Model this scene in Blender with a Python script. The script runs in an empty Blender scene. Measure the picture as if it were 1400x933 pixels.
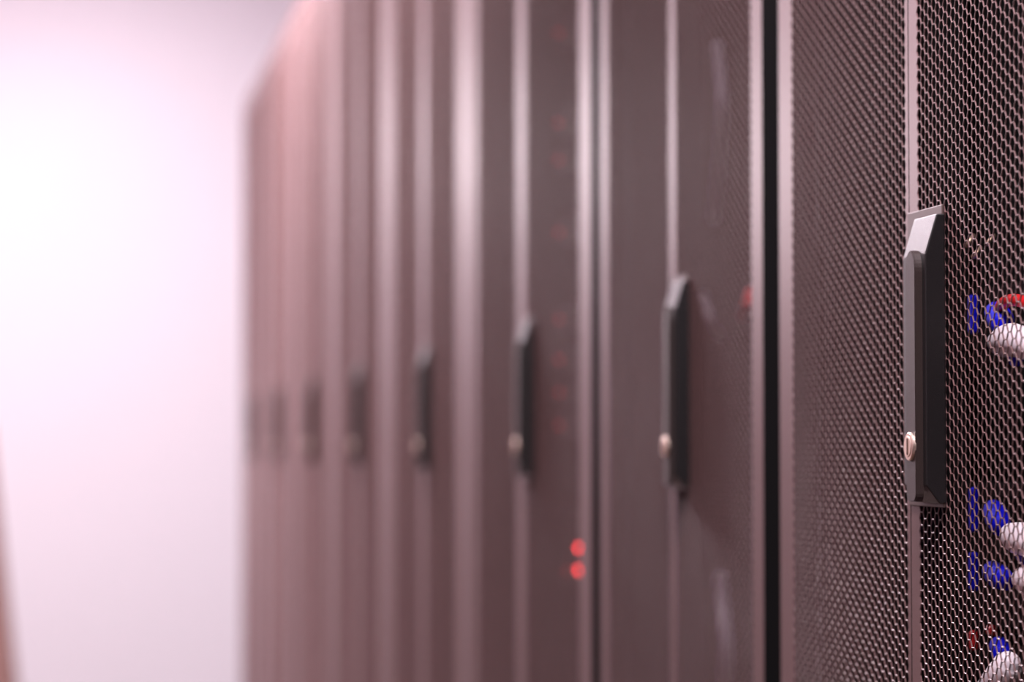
import bpy, bmesh, math
import numpy as np
from mathutils import Vector, Matrix

scene = bpy.context.scene
COL = scene.collection
R = math.radians

# ------------------------------------------------------------------ camera
F = 3600.0                       # focal length in pixels of the 1400 px frame
D = 0.5                          # distance from the lens to the plane of the doors
EYE = 1.16
YAW = math.atan((700 - 75) / F)
PITCH = math.atan((610 - 466.5) / F)
cam_d = bpy.data.cameras.new('camera')
cam = bpy.data.objects.new('camera', cam_d)
COL.objects.link(cam)
cam_d.sensor_width = 36.0
cam_d.lens = 36.0 * F / 1400.0
cam_d.clip_start = 0.02
cam.location = (0, 0, EYE)
cam.rotation_euler = (R(90) + PITCH, 0, -YAW)
cam_d.dof.use_dof = True
cam_d.dof.focus_distance = 1.475
cam_d.dof.aperture_fstop = 5.0
cam_d.dof.aperture_blades = 0
scene.camera = cam
CM = cam.rotation_euler.to_matrix()


def at(px, py, X):
    """world point on the plane x = X seen at a pixel of the photograph"""
    d = CM @ Vector(((px - 700) / F, -(py - 466.5) / F, -1))
    t = X / d.x
    return Vector((0, 0, EYE)) + d * t


def ydepth(px):
    return at(px, 466.5, D).y


# ------------------------------------------------------------------ materials
def mat(name, color, rough=0.5, metal=0.0, spec=0.5, bump=0.0, bscale=300, var=0.0, vscale=4.0,
        emit=None, estr=0.0, coat=0.0):
    m = bpy.data.materials.new(name)
    m.use_nodes = True
    nt = m.node_tree
    b = nt.nodes['Principled BSDF']
    b.inputs['Base Color'].default_value = (*color, 1)
    b.inputs['Roughness'].default_value = rough
    b.inputs['Metallic'].default_value = metal
    b.inputs['Specular IOR Level'].default_value = spec
    b.inputs['Coat Weight'].default_value = coat
    tc = nt.nodes.new('ShaderNodeTexCoord')
    if var > 0:
        n = nt.nodes.new('ShaderNodeTexNoise')
        n.inputs['Scale'].default_value = vscale
        n.inputs['Detail'].default_value = 4
        r = nt.nodes.new('ShaderNodeMixRGB')
        r.inputs[1].default_value = (*[c * (1 - var) for c in color], 1)
        r.inputs[2].default_value = (*[min(1, c * (1 + var)) for c in color], 1)
        nt.links.new(tc.outputs['Object'], n.inputs['Vector'])
        nt.links.new(n.outputs['Fac'], r.inputs[0])
        nt.links.new(r.outputs[0], b.inputs['Base Color'])
    if bump > 0:
        n = nt.nodes.new('ShaderNodeTexNoise')
        n.inputs['Scale'].default_value = bscale
        n.inputs['Detail'].default_value = 3
        bp = nt.nodes.new('ShaderNodeBump')
        bp.inputs['Strength'].default_value = bump
        bp.inputs['Distance'].default_value = 0.001
        nt.links.new(tc.outputs['Object'], n.inputs['Vector'])
        nt.links.new(n.outputs['Fac'], bp.inputs['Height'])
        nt.links.new(bp.outputs['Normal'], b.inputs['Normal'])
    if emit:
        b.inputs['Emission Color'].default_value = (*emit, 1)
        b.inputs['Emission Strength'].default_value = estr
    return m


def tile_mat(name, c1, c2, size, rough):
    m = bpy.data.materials.new(name)
    m.use_nodes = True
    nt = m.node_tree
    b = nt.nodes['Principled BSDF']
    b.inputs['Roughness'].default_value = rough
    tc = nt.nodes.new('ShaderNodeTexCoord')
    br = nt.nodes.new('ShaderNodeTexBrick')
    br.offset = 0.0
    br.inputs['Color1'].default_value = (*c1, 1)
    br.inputs['Color2'].default_value = (*c2, 1)
    br.inputs['Mortar'].default_value = (*[c * 0.45 for c in c1], 1)
    br.inputs['Scale'].default_value = 1.0
    br.inputs['Mortar Size'].default_value = 0.003
    br.inputs['Brick Width'].default_value = size
    br.inputs['Row Height'].default_value = size
    nt.links.new(tc.outputs['Object'], br.inputs['Vector'])
    nt.links.new(br.outputs['Color'], b.inputs['Base Color'])
    return m


M_paint = mat('door_paint', (0.115, 0.064, 0.060), rough=0.36, spec=0.75, bump=0.15, bscale=900)
M_paint.node_tree.nodes['Principled BSDF'].inputs['Specular Tint'].default_value = (1.0, 0.74, 0.78, 1)
M_body = mat('cabinet_black', (0.004, 0.0037, 0.004), rough=0.6, spec=0.15, bump=0.1, bscale=600)
M_plate = mat('handle_plate_paint', (0.085, 0.058, 0.052), rough=0.45, spec=0.6)
M_handle = mat('handle_black_plastic', (0.009, 0.008, 0.0085), rough=0.36, spec=0.55, bump=0.25, bscale=2500)
M_lever = mat('lever_plastic', (0.030, 0.020, 0.018), rough=0.42, spec=0.45, bump=0.25, bscale=2500)
M_lock = mat('lock_nickel', (0.95, 0.80, 0.68), rough=0.42, metal=1.0)
M_slot = mat('key_slot', (0.10, 0.05, 0.03), rough=0.6)
M_wall = mat('wall_paint', (0.79, 0.785, 0.82), rough=0.7, spec=0.2, var=0.02, vscale=1.5)
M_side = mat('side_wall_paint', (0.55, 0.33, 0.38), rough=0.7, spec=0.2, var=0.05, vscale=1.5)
M_dark = mat('dark_wall_paint', (0.08, 0.06, 0.065), rough=0.7, spec=0.2, var=0.05, vscale=1.5)
M_dark_board = mat('dark_board_paint', (0.07, 0.04, 0.034), rough=0.6, spec=0.3, var=0.05, vscale=1.5)  # for the added board that darkens reflections low on the doors
M_ceil = mat('ceiling_paint', (0.80, 0.68, 0.78), rough=0.8, spec=0.2, var=0.02, vscale=2)
M_floor = tile_mat('floor_tiles', (0.085, 0.048, 0.034), (0.077, 0.044, 0.031), 0.6, 0.4)
M_chair = mat('brown_upholstery', (0.21, 0.115, 0.10), rough=0.55, spec=0.4, bump=0.3, bscale=400, var=0.1, vscale=20)
M_chairbase = mat('chair_plastic', (0.03, 0.03, 0.03), rough=0.45)
M_blue = mat('blue_plastic', (0.003, 0.005, 0.55), rough=0.5, spec=0.12)
M_red = mat('red_jacket', (0.62, 0.015, 0.02), rough=0.3, spec=0.5)
M_white = mat('white_jacket', (0.95, 0.87, 0.92), rough=0.35, spec=0.5)
M_grey = mat('grey_jacket', (0.22, 0.19, 0.24), rough=0.5, spec=0.5)
M_server = mat('server_front', (0.005, 0.0045, 0.005), rough=0.5, spec=0.15, var=0.2, vscale=60)
M_steel = mat('connector_metal', (0.5, 0.36, 0.27), rough=0.45, metal=1.0)
M_led = mat('red_led', (0.6, 0.02, 0.02), rough=0.4, emit=(1.0, 0.03, 0.035), estr=1.1)
M_ledb = mat('red_led_bright', (0.6, 0.02, 0.02), rough=0.4, emit=(1.0, 0.04, 0.045), estr=15)
M_lamp = mat('lamp_diffuser', (0.9, 0.85, 0.9), rough=0.5, emit=(1.0, 0.90, 0.97), estr=3)
M_alu = mat('aluminium', (0.7, 0.68, 0.7), rough=0.35, metal=1.0)


# ------------------------------------------------------------------ helpers
def box(bm, a, b, bevel=0.0, seg=2):
    n0 = len(bm.verts)
    x0, y0, z0 = [min(a[i], b[i]) for i in range(3)]
    x1, y1, z1 = [max(a[i], b[i]) for i in range(3)]
    vs = [bm.verts.new(p) for p in
          ((x0, y0, z0), (x1, y0, z0), (x1, y1, z0), (x0, y1, z0), (x0, y0, z1), (x1, y0, z1), (x1, y1, z1), (x0, y1, z1))]
    fs = []
    for q in ((0, 3, 2, 1), (4, 5, 6, 7), (0, 1, 5, 4), (1, 2, 6, 5), (2, 3, 7, 6), (3, 0, 4, 7)):
        fs.append(bm.faces.new([vs[i] for i in q]))
    if bevel > 0:
        es = list({e for f in fs for e in f.edges})
        bmesh.ops.bevel(bm, geom=es, offset=bevel, segments=seg, profile=0.5, affect='EDGES')
    return bm


def prism(bm, pts, axis, lo, hi, bevel=0.0, seg=2):
    """polygon pts extruded along axis 'x','y','z' (pts are the two other coordinates in order)"""
    def mk(p, v):
        return {'x': (v, p[0], p[1]), 'y': (p[0], v, p[1]), 'z': (p[0], p[1], v)}[axis]
    a = [bm.verts.new(mk(p, lo)) for p in pts]
    b = [bm.verts.new(mk(p, hi)) for p in pts]
    fs = [bm.faces.new(a), bm.faces.new(b[::-1])]
    n = len(pts)
    for i in range(n):
        fs.append(bm.faces.new((a[i], b[i], b[(i + 1) % n], a[(i + 1) % n])))
    bmesh.ops.recalc_face_normals(bm, faces=fs)
    if bevel > 0:
        es = list({e for f in fs for e in f.edges})
        bmesh.ops.bevel(bm, geom=es, offset=bevel, segments=seg, profile=0.5, affect='EDGES')
    return bm


def tube(bm, pts, r, n=14, cap=True):
    """round cable through pts (Catmull-Rom smoothed); r is a number or one per point"""
    P = [Vector(p) for p in pts]
    rr = [r] * len(P) if not hasattr(r, '__len__') else list(r)
    C, RR = [], []
    if len(P) > 2:
        for i in range(len(P) - 1):
            p0, p1, p2, p3 = P[max(i - 1, 0)], P[i], P[i + 1], P[min(i + 2, len(P) - 1)]
            for k in range(8):
                t = k / 8
                C.append(0.5 * ((2 * p1) + (p2 - p0) * t + (2 * p0 - 5 * p1 + 4 * p2 - p3) * t * t +
                                (3 * p1 - p0 - 3 * p2 + p3) * t ** 3))
                RR.append(rr[i] * (1 - t) + rr[i + 1] * t)
        C.append(P[-1]); RR.append(rr[-1])
    else:
        C, RR = P, rr
    rings = []
    up = Vector((0.13, 0.21, 0.97)).normalized()
    for i, c in enumerate(C):
        d = (C[min(i + 1, len(C) - 1)] - C[max(i - 1, 0)]).normalized()
        if abs(d.dot(up)) > 0.98:
            up = Vector((1, 0.1, 0)).normalized()
        s = d.cross(up).normalized()
        u = s.cross(d).normalized()
        up = u
        rings.append([bm.verts.new(c + (s * math.cos(2 * math.pi * k / n) + u * math.sin(2 * math.pi * k / n)) * RR[i])
                      for k in range(n)])
    fs = []
    for a, b in zip(rings, rings[1:]):
        for k in range(n):
            fs.append(bm.faces.new((a[k], a[(k + 1) % n], b[(k + 1) % n], b[k])))
    if cap:
        fs.append(bm.faces.new(rings[0][::-1])); fs.append(bm.faces.new(rings[-1]))
    for f in fs:
        f.smooth = True
    bmesh.ops.recalc_face_normals(bm, faces=fs)
    return bm


def obj(name, bm, m, parent=None, smooth=False):
    me = bpy.data.meshes.new(name)
    if smooth:
        for f in bm.faces:
            f.smooth = True
    bm.to_mesh(me)
    bm.free()
    me.materials.append(m)
    o = bpy.data.objects.new(name, me)
    COL.objects.link(o)
    if parent is not None:
        o.parent = parent
    return o


def tag(o, label, cat, group=None):
    o['label'] = label
    o['category'] = cat
    if group:
        o['group'] = group
    return o


def empty(name, loc, label, cat, group=None):
    o = bpy.data.objects.new(name, None)
    o.empty_display_size = 0.05
    o.location = loc
    COL.objects.link(o)
    return tag(o, label, cat, group)


def struct(name, a, b, m):
    o = obj(name, box(bmesh.new(), a, b), m)
    o['kind'] = 'structure'
    return o


def copy_tree(o, parent=None):
    c = o.copy()
    COL.objects.link(c)
    if parent is not None:
        c.parent = parent
    for ch in list(o.children):
        copy_tree(ch, c)
    return c


# ------------------------------------------------------------------ perforated door leaf
PITCH_H = 0.00765                # hole spacing up the door
def leaf_mesh(name, y0, y1, z0, z1, m_lo, m_hi, m_z, hole=0.895, t=0.0007, lip=0.962, lipx=0.0003, skip=None):
    """sheet in the plane x=0 (outside is -x): hexagonal holes, plain margins, folded edges.
    y0..y1 the leaf, m_lo / m_hi the plain margins at y0 and y1; skip(y,z) keeps a spot plain"""
    P = PITCH_H
    cs = P * math.sqrt(3) / 2
    rad = P / math.sqrt(3)
    ny = int((y1 - y0) / cs) + 3
    nz = int((z1 - z0) / P) + 3
    iy, iz = np.meshgrid(np.arange(ny), np.arange(nz), indexing='ij')
    iy = iy.ravel(); iz = iz.ravel()
    cy = y0 + m_lo + cs * 0.6 + (iy - math.ceil((m_lo + cs * 0.6) / cs)) * cs
    kk = iy - math.ceil((m_lo + cs * 0.6) / cs)
    cz = z0 + (iz - 0.5) * P + np.where(kk % 2 == 0, 0.0, 0.5 * P)
    inside = (cy > y0 - rad) & (cy < y1 + rad) & (cz > z0 - rad) & (cz < z1 + rad)
    cy = cy[inside]; cz = cz[inside]
    holed = (cy > y0 + m_lo + cs * 0.5) & (cy < y1 - m_hi - cs * 0.5) & (cz > z0 + m_z) & (cz < z1 - m_z)
    if skip is not None:
        holed &= ~skip(cy, cz)
    ang = np.arange(6) * math.pi / 3
    ay, az = np.cos(ang), np.sin(ang)
    verts, faces = [], []
    # plain cells
    py, pz = cy[~holed], cz[~holed]
    n1 = len(py)
    vy = np.clip(py[:, None] + rad * ay, y0, y1)
    vz = np.clip(pz[:, None] + rad * az, z0, z1)
    V1 = np.stack([np.zeros_like(vy), vy, vz], -1).reshape(-1, 3)
    F1 = (np.arange(n1)[:, None] * 6 + np.arange(6)[None, ::-1])
    # holed cells
    hy, hz = cy[holed], cz[holed]
    n2 = len(hy)
    ri = rad * hole
    rows = []
    for (x, r) in ((0, rad), (0, rad * lip), (lipx, ri), (t, ri)):
        rows.append(np.stack([np.full((n2, 6), x), hy[:, None] + r * ay, hz[:, None] + r * az], -1))
    V2 = np.stack(rows, 1).reshape(-1, 3)           # n2 * 24
    base = (np.arange(n2) * 24)[:, None, None] + n1 * 6
    k = np.arange(6); k1 = (k + 1) % 6
    front = np.stack([k, 6 + k, 6 + k1, k1], -1)
    wall = np.stack([6 + k, 12 + k, 12 + k1, 6 + k1], -1)
    wall2 = wall + 6
    F2 = (base + np.concatenate([front, wall, wall2], 0)[None]).reshape(-1, 4)
    # folded edges: four returns going inward
    dpt = 0.022
    e = [(0, y0, z0), (0, y1, z0), (0, y1, z1), (0, y0, z1), (dpt, y0, z0), (dpt, y1, z0), (dpt, y1, z1), (dpt, y0, z1)]
    V3 = np.array(e)
    F3 = np.array([(0, 1, 5, 4), (1, 2, 6, 5), (2, 3, 7, 6), (3, 0, 4, 7)]) + n1 * 6 + n2 * 24
    V = np.concatenate([V1, V2, V3]).astype(np.float32)
    me = bpy.data.meshes.new(name)
    me.vertices.add(len(V))
    me.vertices.foreach_set('co', V.ravel())
    loops = np.concatenate([F1.ravel(), F2.ravel(), F3.ravel()]).astype(np.int32)
    tot = np.concatenate([np.full(len(F1), 6), np.full(len(F2), 4), np.full(len(F3), 4)]).astype(np.int32)
    start = np.concatenate([[0], np.cumsum(tot)[:-1]]).astype(np.int32)
    me.loops.add(len(loops))
    me.loops.foreach_set('vertex_index', loops)
    me.polygons.add(len(tot))
    me.polygons.foreach_set('loop_start', start)
    me.polygons.foreach_set('loop_total', tot)
    me.polygons.foreach_set('use_smooth', np.zeros(len(tot), dtype=bool))
    me.update(calc_edges=True)
    me.materials.append(M_paint)
    me.materials.append(M_body)
    mi = np.zeros(len(tot), dtype=np.int32); mi[-4:] = 1
    me.polygons.foreach_set('material_index', mi)
    return me


TOP = 2.10
Z0, Z1 = 0.10, 2.075
# handle heights measured on the nearest cabinet
hz_top = at(1285, 281, D).z
hz_bot = at(1285, 694, D).z


def plain_handle(y, z):
    return (y > -0.060) & (z > hz_bot + 0.0045) & (z < hz_top - 0.0045)


NARROW, WIDE = 0.285, 0.39
me_nl = leaf_mesh('narrow_leaf', 0.0008, NARROW, Z0, Z1, 0.005, 0.030, 0.035)                 # far leaf (left in the picture)
me_nr = leaf_mesh('narrow_leaf', -NARROW, -0.0008, Z0, Z1, 0.030, 0.009, 0.035, skip=plain_handle)
me_wl = leaf_mesh('wide_leaf', 0.0008, WIDE, Z0, Z1, 0.042, 0.055, 0.035)
me_wr = leaf_mesh('wide_leaf', -WIDE, -0.0008, Z0, Z1, 0.095, 0.012, 0.035, skip=plain_handle)
W3 = 0.368
me_3l = leaf_mesh('middle_leaf', 0.0008, W3, Z0, Z1, 0.036, 0.050, 0.035)
me_3r = leaf_mesh('middle_leaf', -W3, -0.0008, Z0, Z1, 0.055, 0.012, 0.035, skip=plain_handle)


# ------------------------------------------------------------------ handle
def make_handle(parent):
    zt, zb = hz_top - 0.0055, hz_bot + 0.0025
    ya, yb = -0.0638, -0.024
    bm = bmesh.new()
    prof = [(0, zt), (-0.0050, zt), (-0.0120, zt - 0.023), (-0.0120, zb + 0.010), (-0.0045, zb), (0, zb)]
    prism(bm, prof, 'y', ya, yb, bevel=0.0007, seg=2)
    h = obj('handle', bm, M_handle, parent)
    h['label'] = 'black swing handle with a keyed lock'
    # mounting plate
    bm = bmesh.new()
    box(bm, (-0.0016, -0.0630, hz_bot), (-0.0001, -0.0012, hz_top), bevel=0.0005)
    pl = obj('mounting_plate', bm, M_plate, h)
    # lever: rounded top, small radius at the bottom
    la, lb = -0.0585, -0.0415
    yc, r = (la + lb) / 2, (lb - la) / 2
    ztop = at(1243, 343, D - 0.016).z
    zbot = at(1243, 686, D - 0.016).z
    pts = [(yc + r * math.cos(a), ztop - r * 1.5 + 1.5 * r * math.sin(a)) for a in np.linspace(0, math.pi, 17)]
    rb = 0.0045
    pts += [(la + rb - rb * math.cos(a), zbot + rb - rb * math.sin(a)) for a in np.linspace(0, math.pi / 2, 5)]
    pts += [(lb - rb + rb * math.sin(a), zbot + rb - rb * math.cos(a)) for a in np.linspace(0, math.pi / 2, 5)]
    bm = bmesh.new()
    prism(bm, pts, 'x', -0.0165, -0.0118, bevel=0.0)
    bev = [e for e in bm.edges if abs(e.verts[0].co.x + 0.0165) < 1e-5 and abs(e.verts[1].co.x + 0.0165) < 1e-5]
    bmesh.ops.bevel(bm, geom=bev, offset=0.0006, segments=2, affect='EDGES')
    lv = obj('lever', bm, M_lever, h)
    # lock cylinder and ring
    zl = at(1243, 611, D - 0.017).z
    bm = bmesh.new()
    def disc(x0, x1, rr, c=0.0006):
        n = 40
        ring = [[bm.verts.new((x, yc + q * math.cos(2 * math.pi * k / n), zl + q * math.sin(2 * math.pi * k / n))) for k in range(n)]
                for x, q in ((x0, rr), (x1 + c, rr), (x1, rr - c))]
        for a, b in zip(ring, ring[1:]):
            for k in range(n):
                bm.faces.new((a[k], a[(k + 1) % n], b[(k + 1) % n], b[k]))
        bm.faces.new(ring[-1])
    disc(-0.0160, -0.0182, 0.0082)
    disc(-0.0180, -0.0186, 0.0062)
    bmesh.ops.recalc_face_normals(bm, faces=bm.faces)
    lk = obj('lock_cylinder', bm, M_lock, h)
    lk['label'] = 'round nickel lock with a vertical key slot'
    bm = bmesh.new()
    box(bm, (-0.0189, yc - 0.0011, zl - 0.0048), (-0.0180, yc + 0.0011, zl + 0.0048), bevel=0.0004)
    obj('key_slot', bm, M_slot, h)
    return h


# ------------------------------------------------------------------ cabinets
DEPTH = 1.0
def make_cabinet(width, ml, mr, label):
    w = width
    t = empty('server_cabinet', (D, 0, 0), label, 'server cabinet', 'row of server cabinets')
    for me in (ml, mr):
        o = bpy.data.objects.new('door', me)
        COL.objects.link(o)
        o.parent = t
    make_handle(t)
    fx = 0.024
    for s in (-1, 1):
        bm = bmesh.new()
        box(bm, (fx, s * (w - 0.004), 0.05), (fx + DEPTH, s * (w - 0.022), TOP - 0.02), bevel=0.002)
        obj('side_panel', bm, M_body, t)
        bm = bmesh.new()
        y = s * (w - 0.06)
        box(bm, (0.075, y - 0.014, 0.10), (0.078, y + 0.014, TOP - 0.05))
        box(bm, (0.078, y + s * 0.011, 0.10), (0.120, y + s * 0.014, TOP - 0.05))
        obj('mounting_rail', bm, M_body, t)
    bm = bmesh.new()
    box(bm, (0.004, -w + 0.003, TOP - 0.022), (fx + DEPTH, w - 0.003, TOP), bevel=0.003)
    obj('top_panel', bm, M_paint, t)
    bm = bmesh.new()
    box(bm, (fx + DEPTH - 0.015, -w + 0.024, 0.05), (fx + DEPTH, w - 0.024, TOP - 0.024))
    obj('rear_panel', bm, M_body, t)
    bm = bmesh.new()
    box(bm, (0.03, -w + 0.006, 0.0), (fx + DEPTH, w - 0.006, 0.05), bevel=0.002)
    box(bm, (fx, -w + 0.024, 0.05), (fx + DEPTH - 0.017, w - 0.024, 0.09))
    obj('plinth', bm, M_body, t)
    return t


def inv(u):
    return ydepth(75 + 1.0 / u)

labels = [
    'nearest black cabinet, blue and white connectors behind its mesh door, cut by the right edge',
    'second cabinet from the right, its mesh door beside the wide black gap',
    'third cabinet from the right, red indicator lights glowing behind its mesh door',
    'fourth cabinet from the right, blurred, just beyond the one with red lights',
    'fifth cabinet from the right, blurred, with a soft dark handle',
    'sixth cabinet from the right, blurred, its handle a faint grey bar',
    'seventh cabinet from the right, second to last of the row, strongly blurred',
    'last cabinet at the far end of the row, against the white end wall',
]
cabs = []
c1 = make_cabinet(NARROW, me_nl, me_nr, labels[0])
c1.location.y = ydepth(1244)
cabs.append(c1)
c2 = copy_tree(c1); c2['label'] = labels[1]; c2.location.y = ydepth(917.5)
cabs.append(c2)
c3 = make_cabinet(W3, me_3l, me_3r, labels[2])
c3.location.y = inv((0.0013643 + 0.00176) / 2)
cabs.append(c3)
for i, (a, b) in enumerate(((.00177, .002187), (.002196, .002613), (.002622, .003039), (.003048, .003465), (.003474, .003885))):
    if i == 0:
        c = c4 = make_cabinet(WIDE, me_wl, me_wr, labels[3])
    else:
        c = copy_tree(c4)
    c['label'] = labels[3 + i]
    c.location.y = inv((a + b) / 2)
    cabs.append(c)
row_end = cabs[-1].location.y + WIDE
print('cab y', [round(c.location.y, 3) for c in cabs], 'end', row_end)


# ------------------------------------------------------------------ contents of the nearest cabinet
XP = 0.600                        # front of the panels
def panel(name, z0, z1, y0, y1, label, cat, group=None):
    t = empty(name, (XP, (y0 + y1) / 2, z0), label, cat, group)
    h = z1 - z0
    w = (y1 - y0) / 2
    bm = bmesh.new()
    box(bm, (0, -w, 0), (0.25, w, h), bevel=0.001)
    obj('chassis', bm, M_server, t)
    bm = bmesh.new()
    n = 12
    for k in range(n):
        y = -w + 0.03 + k * (2 * w - 0.06) / (n - 1)
        box(bm, (-0.002, y - 0.008, h * 0.25), (0.001, y + 0.008, h * 0.75))
    obj('port_row', bm, M_body, t)
    return t

yc1 = cabs[0].location.y
def conn_block(px, py, w, h, X, m, name, label, cat, group, d=0.02):
    """small plastic block standing out of the panel, w and h in metres along the row and up"""
    c = at(px, py, X)
    bm = bmesh.new()
    box(bm, (c.x, c.y - w / 2, c.z - h / 2), (c.x + d, c.y + w / 2, c.z + h / 2), bevel=0.0018)
    o = obj(name, bm, m)
    bm = bmesh.new()
    box(bm, (c.x + d, c.y - w * 0.3, c.z - h * 0.3), (XP, c.y + w * 0.3, c.z + h * 0.3))
    obj('stem', bm, M_server, o)
    return tag(o, label, cat, group)

def W(px, py, X):
    p = at(px, py, X)
    return p

ADP = 'blue fibre adapters in the nearest cabinet'
conn_block(1325.5, 430, 0.009, 0.0235, 0.5485, M_blue, 'fibre_adapter', 'blue adapter behind the mesh beside the handle, topmost of its column', 'adapter', ADP, d=0.005)
conn_block(1326, 697, 0.007, 0.027, 0.5485, M_blue, 'fibre_adapter', 'blue adapter behind the mesh just below handle height, middle of its column', 'adapter', ADP, d=0.005)
conn_block(1325.5, 782, 0.007, 0.0235, 0.5485, M_blue, 'fibre_adapter', 'blue adapter low behind the mesh, lowest of its column', 'adapter', ADP, d=0.005)
conn_block(1325.5, 876, 0.005, 0.012, 0.5485, M_red, 'dust_cap', 'red cap behind the mesh under the blue adapters, left of two', 'cap', 'red caps', d=0.005)
conn_block(1350.5, 862, 0.010, 0.006, 0.5485, M_red, 'dust_cap', 'red cap behind the mesh under the blue adapters, right of two', 'cap', 'red caps', d=0.005)

def plug(name, label, blue_path, rb, white_path, rw):
    """fibre plug: blue body with a thick white boot running on into its cable"""
    p0 = at(*blue_path[0])
    t = empty(name, p0, label, 'connector', 'white booted connectors in the nearest cabinet')
    bm = bmesh.new()
    tube(bm, [at(*p) - p0 for p in blue_path], rb, n=12)
    obj('connector_body', bm, M_blue, t)
    bm = bmesh.new()
    tube(bm, [at(*p) - p0 for p in white_path], rw, n=16)
    obj('cable_boot', bm, M_white, t)
    return t

plug('fibre_connector', 'white booted connector with a blue body under a red cable, topmost of them',
     [(1362, 428, 0.5485), (1367, 436, 0.5441), (1373, 446, 0.5386)], [.0070, .0080, .0065],
     [(1364, 469, 0.5375), (1372, 468, 0.5348), (1385, 465, 0.5320), (1420, 476, 0.5320), (1500, 500, 0.5348)], [.0062, .0088, .0096, .0085, .006])
plug('fibre_connector', 'white booted connector level with the middle blue adapter, just below handle height',
     [(1358, 698, 0.5485), (1363, 708, 0.5441), (1368, 720, 0.5386)], [.0065, .0075, .0060],
     [(1382, 731, 0.5364), (1391, 736, 0.5337), (1406, 739, 0.5320), (1430, 748, 0.5320), (1500, 760, 0.5348)], [.0065, .0090, .0095, .0085, .006])
plug('fibre_connector', 'white booted connector level with the lowest blue adapter',
     [(1357, 782, 0.5485), (1365, 788, 0.5441), (1374, 794, 0.5386)], [.0065, .0075, .0060],
     [(1397, 792, 0.5364), (1405, 793, 0.5337), (1416, 795, 0.5320), (1440, 800, 0.5320), (1500, 810, 0.5348)], [.0060, .0085, .0095, .0085, .006])
plug('fibre_connector', 'white booted connector at the bottom edge below the red caps',
     [(1366, 884, 0.5458), (1368, 890, 0.5413), (1370, 897, 0.5375)], [.0060, .0060, .0055],
     [(1384, 899, 0.5348), (1379, 908, 0.5337), (1373, 922, 0.5326), (1362, 938, 0.5326), (1345, 960, 0.5337), (1330, 1000, 0.5348)], [.0050, .0085, .0100, .0100, .0085, .006])

bm = bmesh.new()
tube(bm, [W(1366, 425, 0.5413), W(1371, 416, 0.5392), W(1380, 411, 0.5375), W(1392, 411, 0.5375), W(1408, 416, 0.5386), W(1440, 430, 0.5403)], 0.0036, n=12)
tag(obj('patch_cable', bm, M_red), 'red patch cable arching over the topmost white booted connector', 'cable')
bm = bmesh.new()
tube(bm, [W(1388, 492, 0.5430), W(1394, 480, 0.5403), W(1402, 474, 0.5392), W(1420, 470, 0.5392)], 0.0045, n=12)
tag(obj('patch_cable', bm, M_blue), 'dark blue cable end under the topmost white booted connector', 'cable')
bm = bmesh.new()
tube(bm, [W(1390, 742, 0.5458), W(1397, 752, 0.5436), W(1404, 764, 0.5424), W(1420, 775, 0.5424)], 0.0050, n=12)
tag(obj('patch_cable', bm, M_blue), 'dark blue cable end under the second white booted connector', 'cable')

# small bright metal ferrules beside the handle
for px, py, s, lab in ((1321, 336, 1.0, 'bare metal ferrule glinting behind the mesh, leftmost by the handle top'),
                       (1330, 352, 0.8, 'short metal ferrule glinting behind the mesh, between two others'),
                       (1348, 335, 0.7, 'slim metal ferrule glinting behind the mesh, furthest from the handle')):
    p = at(px, py, .535)
    bm = bmesh.new()
    tube(bm, [p, p + Vector((0.006, 0.002, 0.006)) ], 0.0018 * s, n=10)
    tag(obj('ferrule', bm, M_steel), lab, 'ferrule', 'metal ferrules in the nearest cabinet')

y0, y1 = yc1 - 0.205, yc1 + 0.205
for z0, h, lab in ((at(1330, 500, XP).z, 0.050, 'black patch bay behind the mesh at handle height in the nearest cabinet'),
                   (at(1330, 925, XP).z, 0.128, 'black patch bay holding the lower blue adapters in the nearest cabinet')):
    panel('patch_bay', z0, z0 + h, y0, y1, lab, 'patch panel', 'patch bays in the nearest cabinet')

# ------------------------------------------------------------------ second cabinet: pale cables and one red end
def loose_cable(path, r, m, label):
    bm = bmesh.new()
    tube(bm, [at(*p) for p in path], r, n=12)
    return tag(obj('patch_cable', bm, m), label, 'cable')
loose_cable([(980, 60, .56), (985, 110, .56), (986, 150, .56), (984, 200, .57), (975, 300, .59)], .0045, M_grey,
            'pale cable hanging high behind the mesh of the second cabinet')
loose_cable([(962, 405, .58), (968, 425, .56), (973, 445, .56), (985, 460, .58)], .0040, M_grey,
            'short pale cable loop beside the handle of the second cabinet')
loose_cable([(985, 790, .58), (990, 840, .56), (993, 890, .555), (990, 950, .56), (985, 1050, .58)], .0060, M_grey,
            'pale cable hanging low behind the mesh of the second cabinet')
loose_cable([(1016, 432, .56), (1022, 415, .55), (1026, 400, .56)], .0045, M_red,
            'red cable end near the gap edge of the second cabinet')

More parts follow.
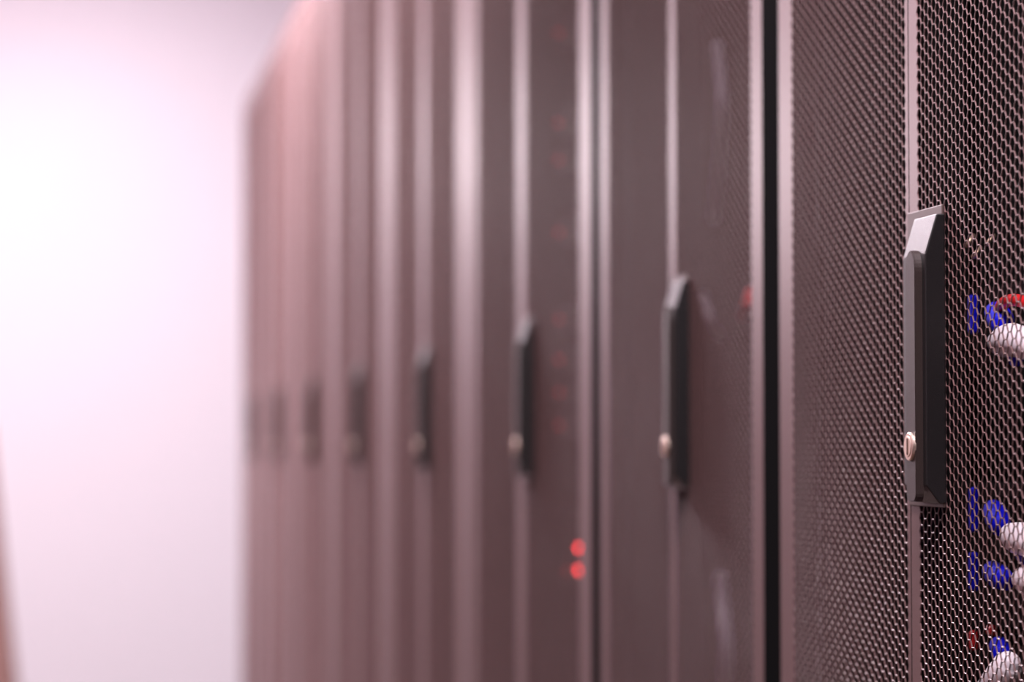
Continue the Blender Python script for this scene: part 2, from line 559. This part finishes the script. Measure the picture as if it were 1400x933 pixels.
# ------------------------------------------------------------------ third cabinet: servers with a red light each
yc3 = cabs[2].location.y
XS = 0.585
sv = None
led_ys = [45, 168, 219, 318, 437, 492, 537, 582]
names = ['topmost', 'second', 'third', 'fourth', 'fifth', 'sixth', 'seventh', 'lowest']
for i, py in enumerate(led_ys):
    p = at(764, py, XS - 0.004)
    if sv is None:
        sv = empty('rack_server', (XS, yc3, p.z - 0.014), '', 'server', 'servers in the third cabinet')
        bm = bmesh.new()
        box(bm, (0, -0.235, 0), (0.70, 0.235, 0.0285), bevel=0.0012)
        for k in range(22):
            y = -0.20 + k * 0.0165
            box(bm, (-0.003, y, 0.005), (0.001, y + 0.010, 0.024))
        obj('chassis', bm, M_server, sv)
        bm = bmesh.new()
        bmesh.ops.create_icosphere(bm, subdivisions=2, radius=0.0026, matrix=Matrix.Translation((-0.004, p.y - yc3, 0.014)))
        obj('indicator_light', bm, M_led, sv, smooth=True)
        s = sv
    else:
        s = copy_tree(sv)
        s.location.z = p.z - 0.014
    s['label'] = 'black server with a faint red light, %s down in the third cabinet' % names[i] if i not in (0, 7) else \
                 'black server with a faint red light, %s in the third cabinet' % names[i]
t = empty('power_unit', (XS, yc3, at(790, 800, XS).z), 'black power unit with two bright red lights low in the third cabinet', 'power unit')
bm = bmesh.new()
box(bm, (0, -0.255, 0), (0.60, 0.22, 0.085), bevel=0.0015)
obj('chassis', bm, M_server, t)
for px, py, r, m in ((792, 749, .0032, M_ledb), (792, 780, .0034, M_ledb), (775, 781, .0022, M_led)):
    p = at(px, py, XS - 0.004)
    bm = bmesh.new()
    bmesh.ops.create_icosphere(bm, subdivisions=2, radius=r, matrix=Matrix.Translation(p - Vector(t.location)))
    obj('indicator_light', bm, m, t, smooth=True)

# ------------------------------------------------------------------ room
YB, YE = -3.5, row_end + 1.9
XL, XR = -1.5, 2.4
H = 3.0
struct('floor', (XL, YB, -0.05), (XR, YE, 0.0), M_floor)
struct('ceiling', (XL, YB, H), (XR, YE, H + 0.05), M_ceil)
struct('wall_left', (XL - 0.05, YB, 0), (XL, YE, H), M_side)
struct('added_dark_board_1', (XL, YB, 0), (XL + 0.03, YE - 1.0, 1.45), M_dark_board)  # added out of view: gives the doors something dark to reflect low down
struct('wall_right', (XR, YB, 0), (XR + 0.05, YE, H), M_wall)
struct('wall_far', (XL, YE, 0), (XR, YE + 0.05, H), M_wall)
struct('wall_near', (XL, YB - 0.05, 0), (XR, YB, H), M_dark)

# ------------------------------------------------------------------ brown chair at the far left
def make_chair(loc, rz):
    t = empty('office_chair', loc, 'brown high-backed chair, only the edge of its back showing at the left edge', 'chair')
    t.rotation_euler.z = rz
    bm = bmesh.new()                                     # backrest: curved, rounded slab
    n, mm = 15, 22
    def surf(u, v, side):
        # u -1..1 across, v 0..1 up
        wdt = 0.29 * (1 - 0.30 * v)
        edge = (1 - abs(u) ** 4) ** 0.5 * (1 - (2 * v - 1) ** 8) ** 0.5
        th = 0.012 + 0.045 * edge
        y = -0.24 - 0.16 * v + 0.07 * (u * u) + (side * th)
        return Vector((wdt * u, y, 0.46 + 0.76 * v))
    for side in (1, -1):
        g = [[bm.verts.new(surf(-1 + 2 * i / (n - 1), j / (mm - 1), side)) for j in range(mm)] for i in range(n)]
        for i in range(n - 1):
            for j in range(mm - 1):
                bm.faces.new((g[i][j], g[i + 1][j], g[i + 1][j + 1], g[i][j + 1]))
        if side == 1:
            g1 = g
    def rim(a, b):
        for k in range(len(a) - 1):
            bm.faces.new((a[k], a[k + 1], b[k + 1], b[k]))
    rim(g1[0], g[0]); rim(g1[-1], g[-1])
    rim([r[0] for r in g1], [r[0] for r in g]); rim([r[-1] for r in g1], [r[-1] for r in g])
    bmesh.ops.recalc_face_normals(bm, faces=bm.faces)
    obj('backrest', bm, M_chair, t, smooth=True)
    bm = bmesh.new(); box(bm, (-0.26, -0.24, 0.43), (0.26, 0.26, 0.53), bevel=0.04, seg=4); obj('seat', bm, M_chair, t, smooth=True)
    bm = bmesh.new(); tube(bm, [(0, 0, 0.10), (0, 0, 0.43)], 0.03, n=16); obj('gas_column', bm, M_chairbase, t)
    bm = bmesh.new()
    for k in range(5):
        a = 2 * math.pi * k / 5 + 0.3
        tube(bm, [(0, 0, 0.13), (0.30 * math.cos(a), 0.30 * math.sin(a), 0.075)], [0.032, 0.018], n=10)
    base = obj('star_base', bm, M_chairbase, t)
    for k in range(5):
        a = 2 * math.pi * k / 5 + 0.3
        x, y = 0.30 * math.cos(a), 0.30 * math.sin(a)
        bm = bmesh.new()
        d = Vector((-math.sin(a), math.cos(a), 0)) * 0.02
        tube(bm, [Vector((x, y, 0.03)) - d, Vector((x, y, 0.03)) + d], 0.03, n=18)
        obj('caster', bm, M_chairbase, base)
    return t
CH_Y = 6.9
ch_edge = at(18, 800, 0.0001)                            # direction only
dirv = CM @ Vector(((16 - 700) / F, 0, -1))
make_chair((dirv.x / dirv.y * CH_Y - 0.262, CH_Y, 0), R(180))

# ------------------------------------------------------------------ lights
def area(name, loc, size, sy, power, color=(1, .87, .945), rot=(0, 0, 0)):
    l = bpy.data.lights.new(name, 'AREA')
    l.shape = 'RECTANGLE'
    l.size, l.size_y = size, sy
    l.energy = power
    l.color = color
    o = bpy.data.objects.new(name, l)
    o.location = loc
    o.rotation_euler = rot
    COL.objects.link(o)
    return o

for y, z, p in ((0.90, 2.45, 68), (3.4, 2.5, 44), (5.3, 2.6, 115), (7.5, 2.95, 42)):
    area('aisle_lamp', (0.10, y, z), 0.22, 1.2, p)
for y, p in ((4.2, 11.5), (6.6, 11)):  # added lights out of view: wash the left wall, pink sheen on door strips
    area('added_sheen_light', (-1.2, y, H - 0.03), 0.2, 1.6, p, (1, .78, .85))
pl = bpy.data.lights.new('globe_lamp', 'POINT')
pl.energy = 52
pl.color = (1, .94, .98)
pl.shadow_soft_size = 0.15
po = bpy.data.objects.new('globe_lamp', pl)
po.location = (-1.0, YE - 1.9, 2.0)
COL.objects.link(po)

w = bpy.data.worlds.new('world')
w.use_nodes = True
w.node_tree.nodes['Background'].inputs[0].default_value = (0.02, 0.018, 0.02, 1)
scene.world = w

# ------------------------------------------------------------------ view
vs = scene.view_settings
vs.view_transform = 'Standard'
vs.look = 'None'
vs.exposure = 0.0
vs.gamma = 1.0
vs.use_curve_mapping = False
scene.cycles.max_bounces = 8
scene.cycles.diffuse_bounces = 5
scene.cycles.glossy_bounces = 4
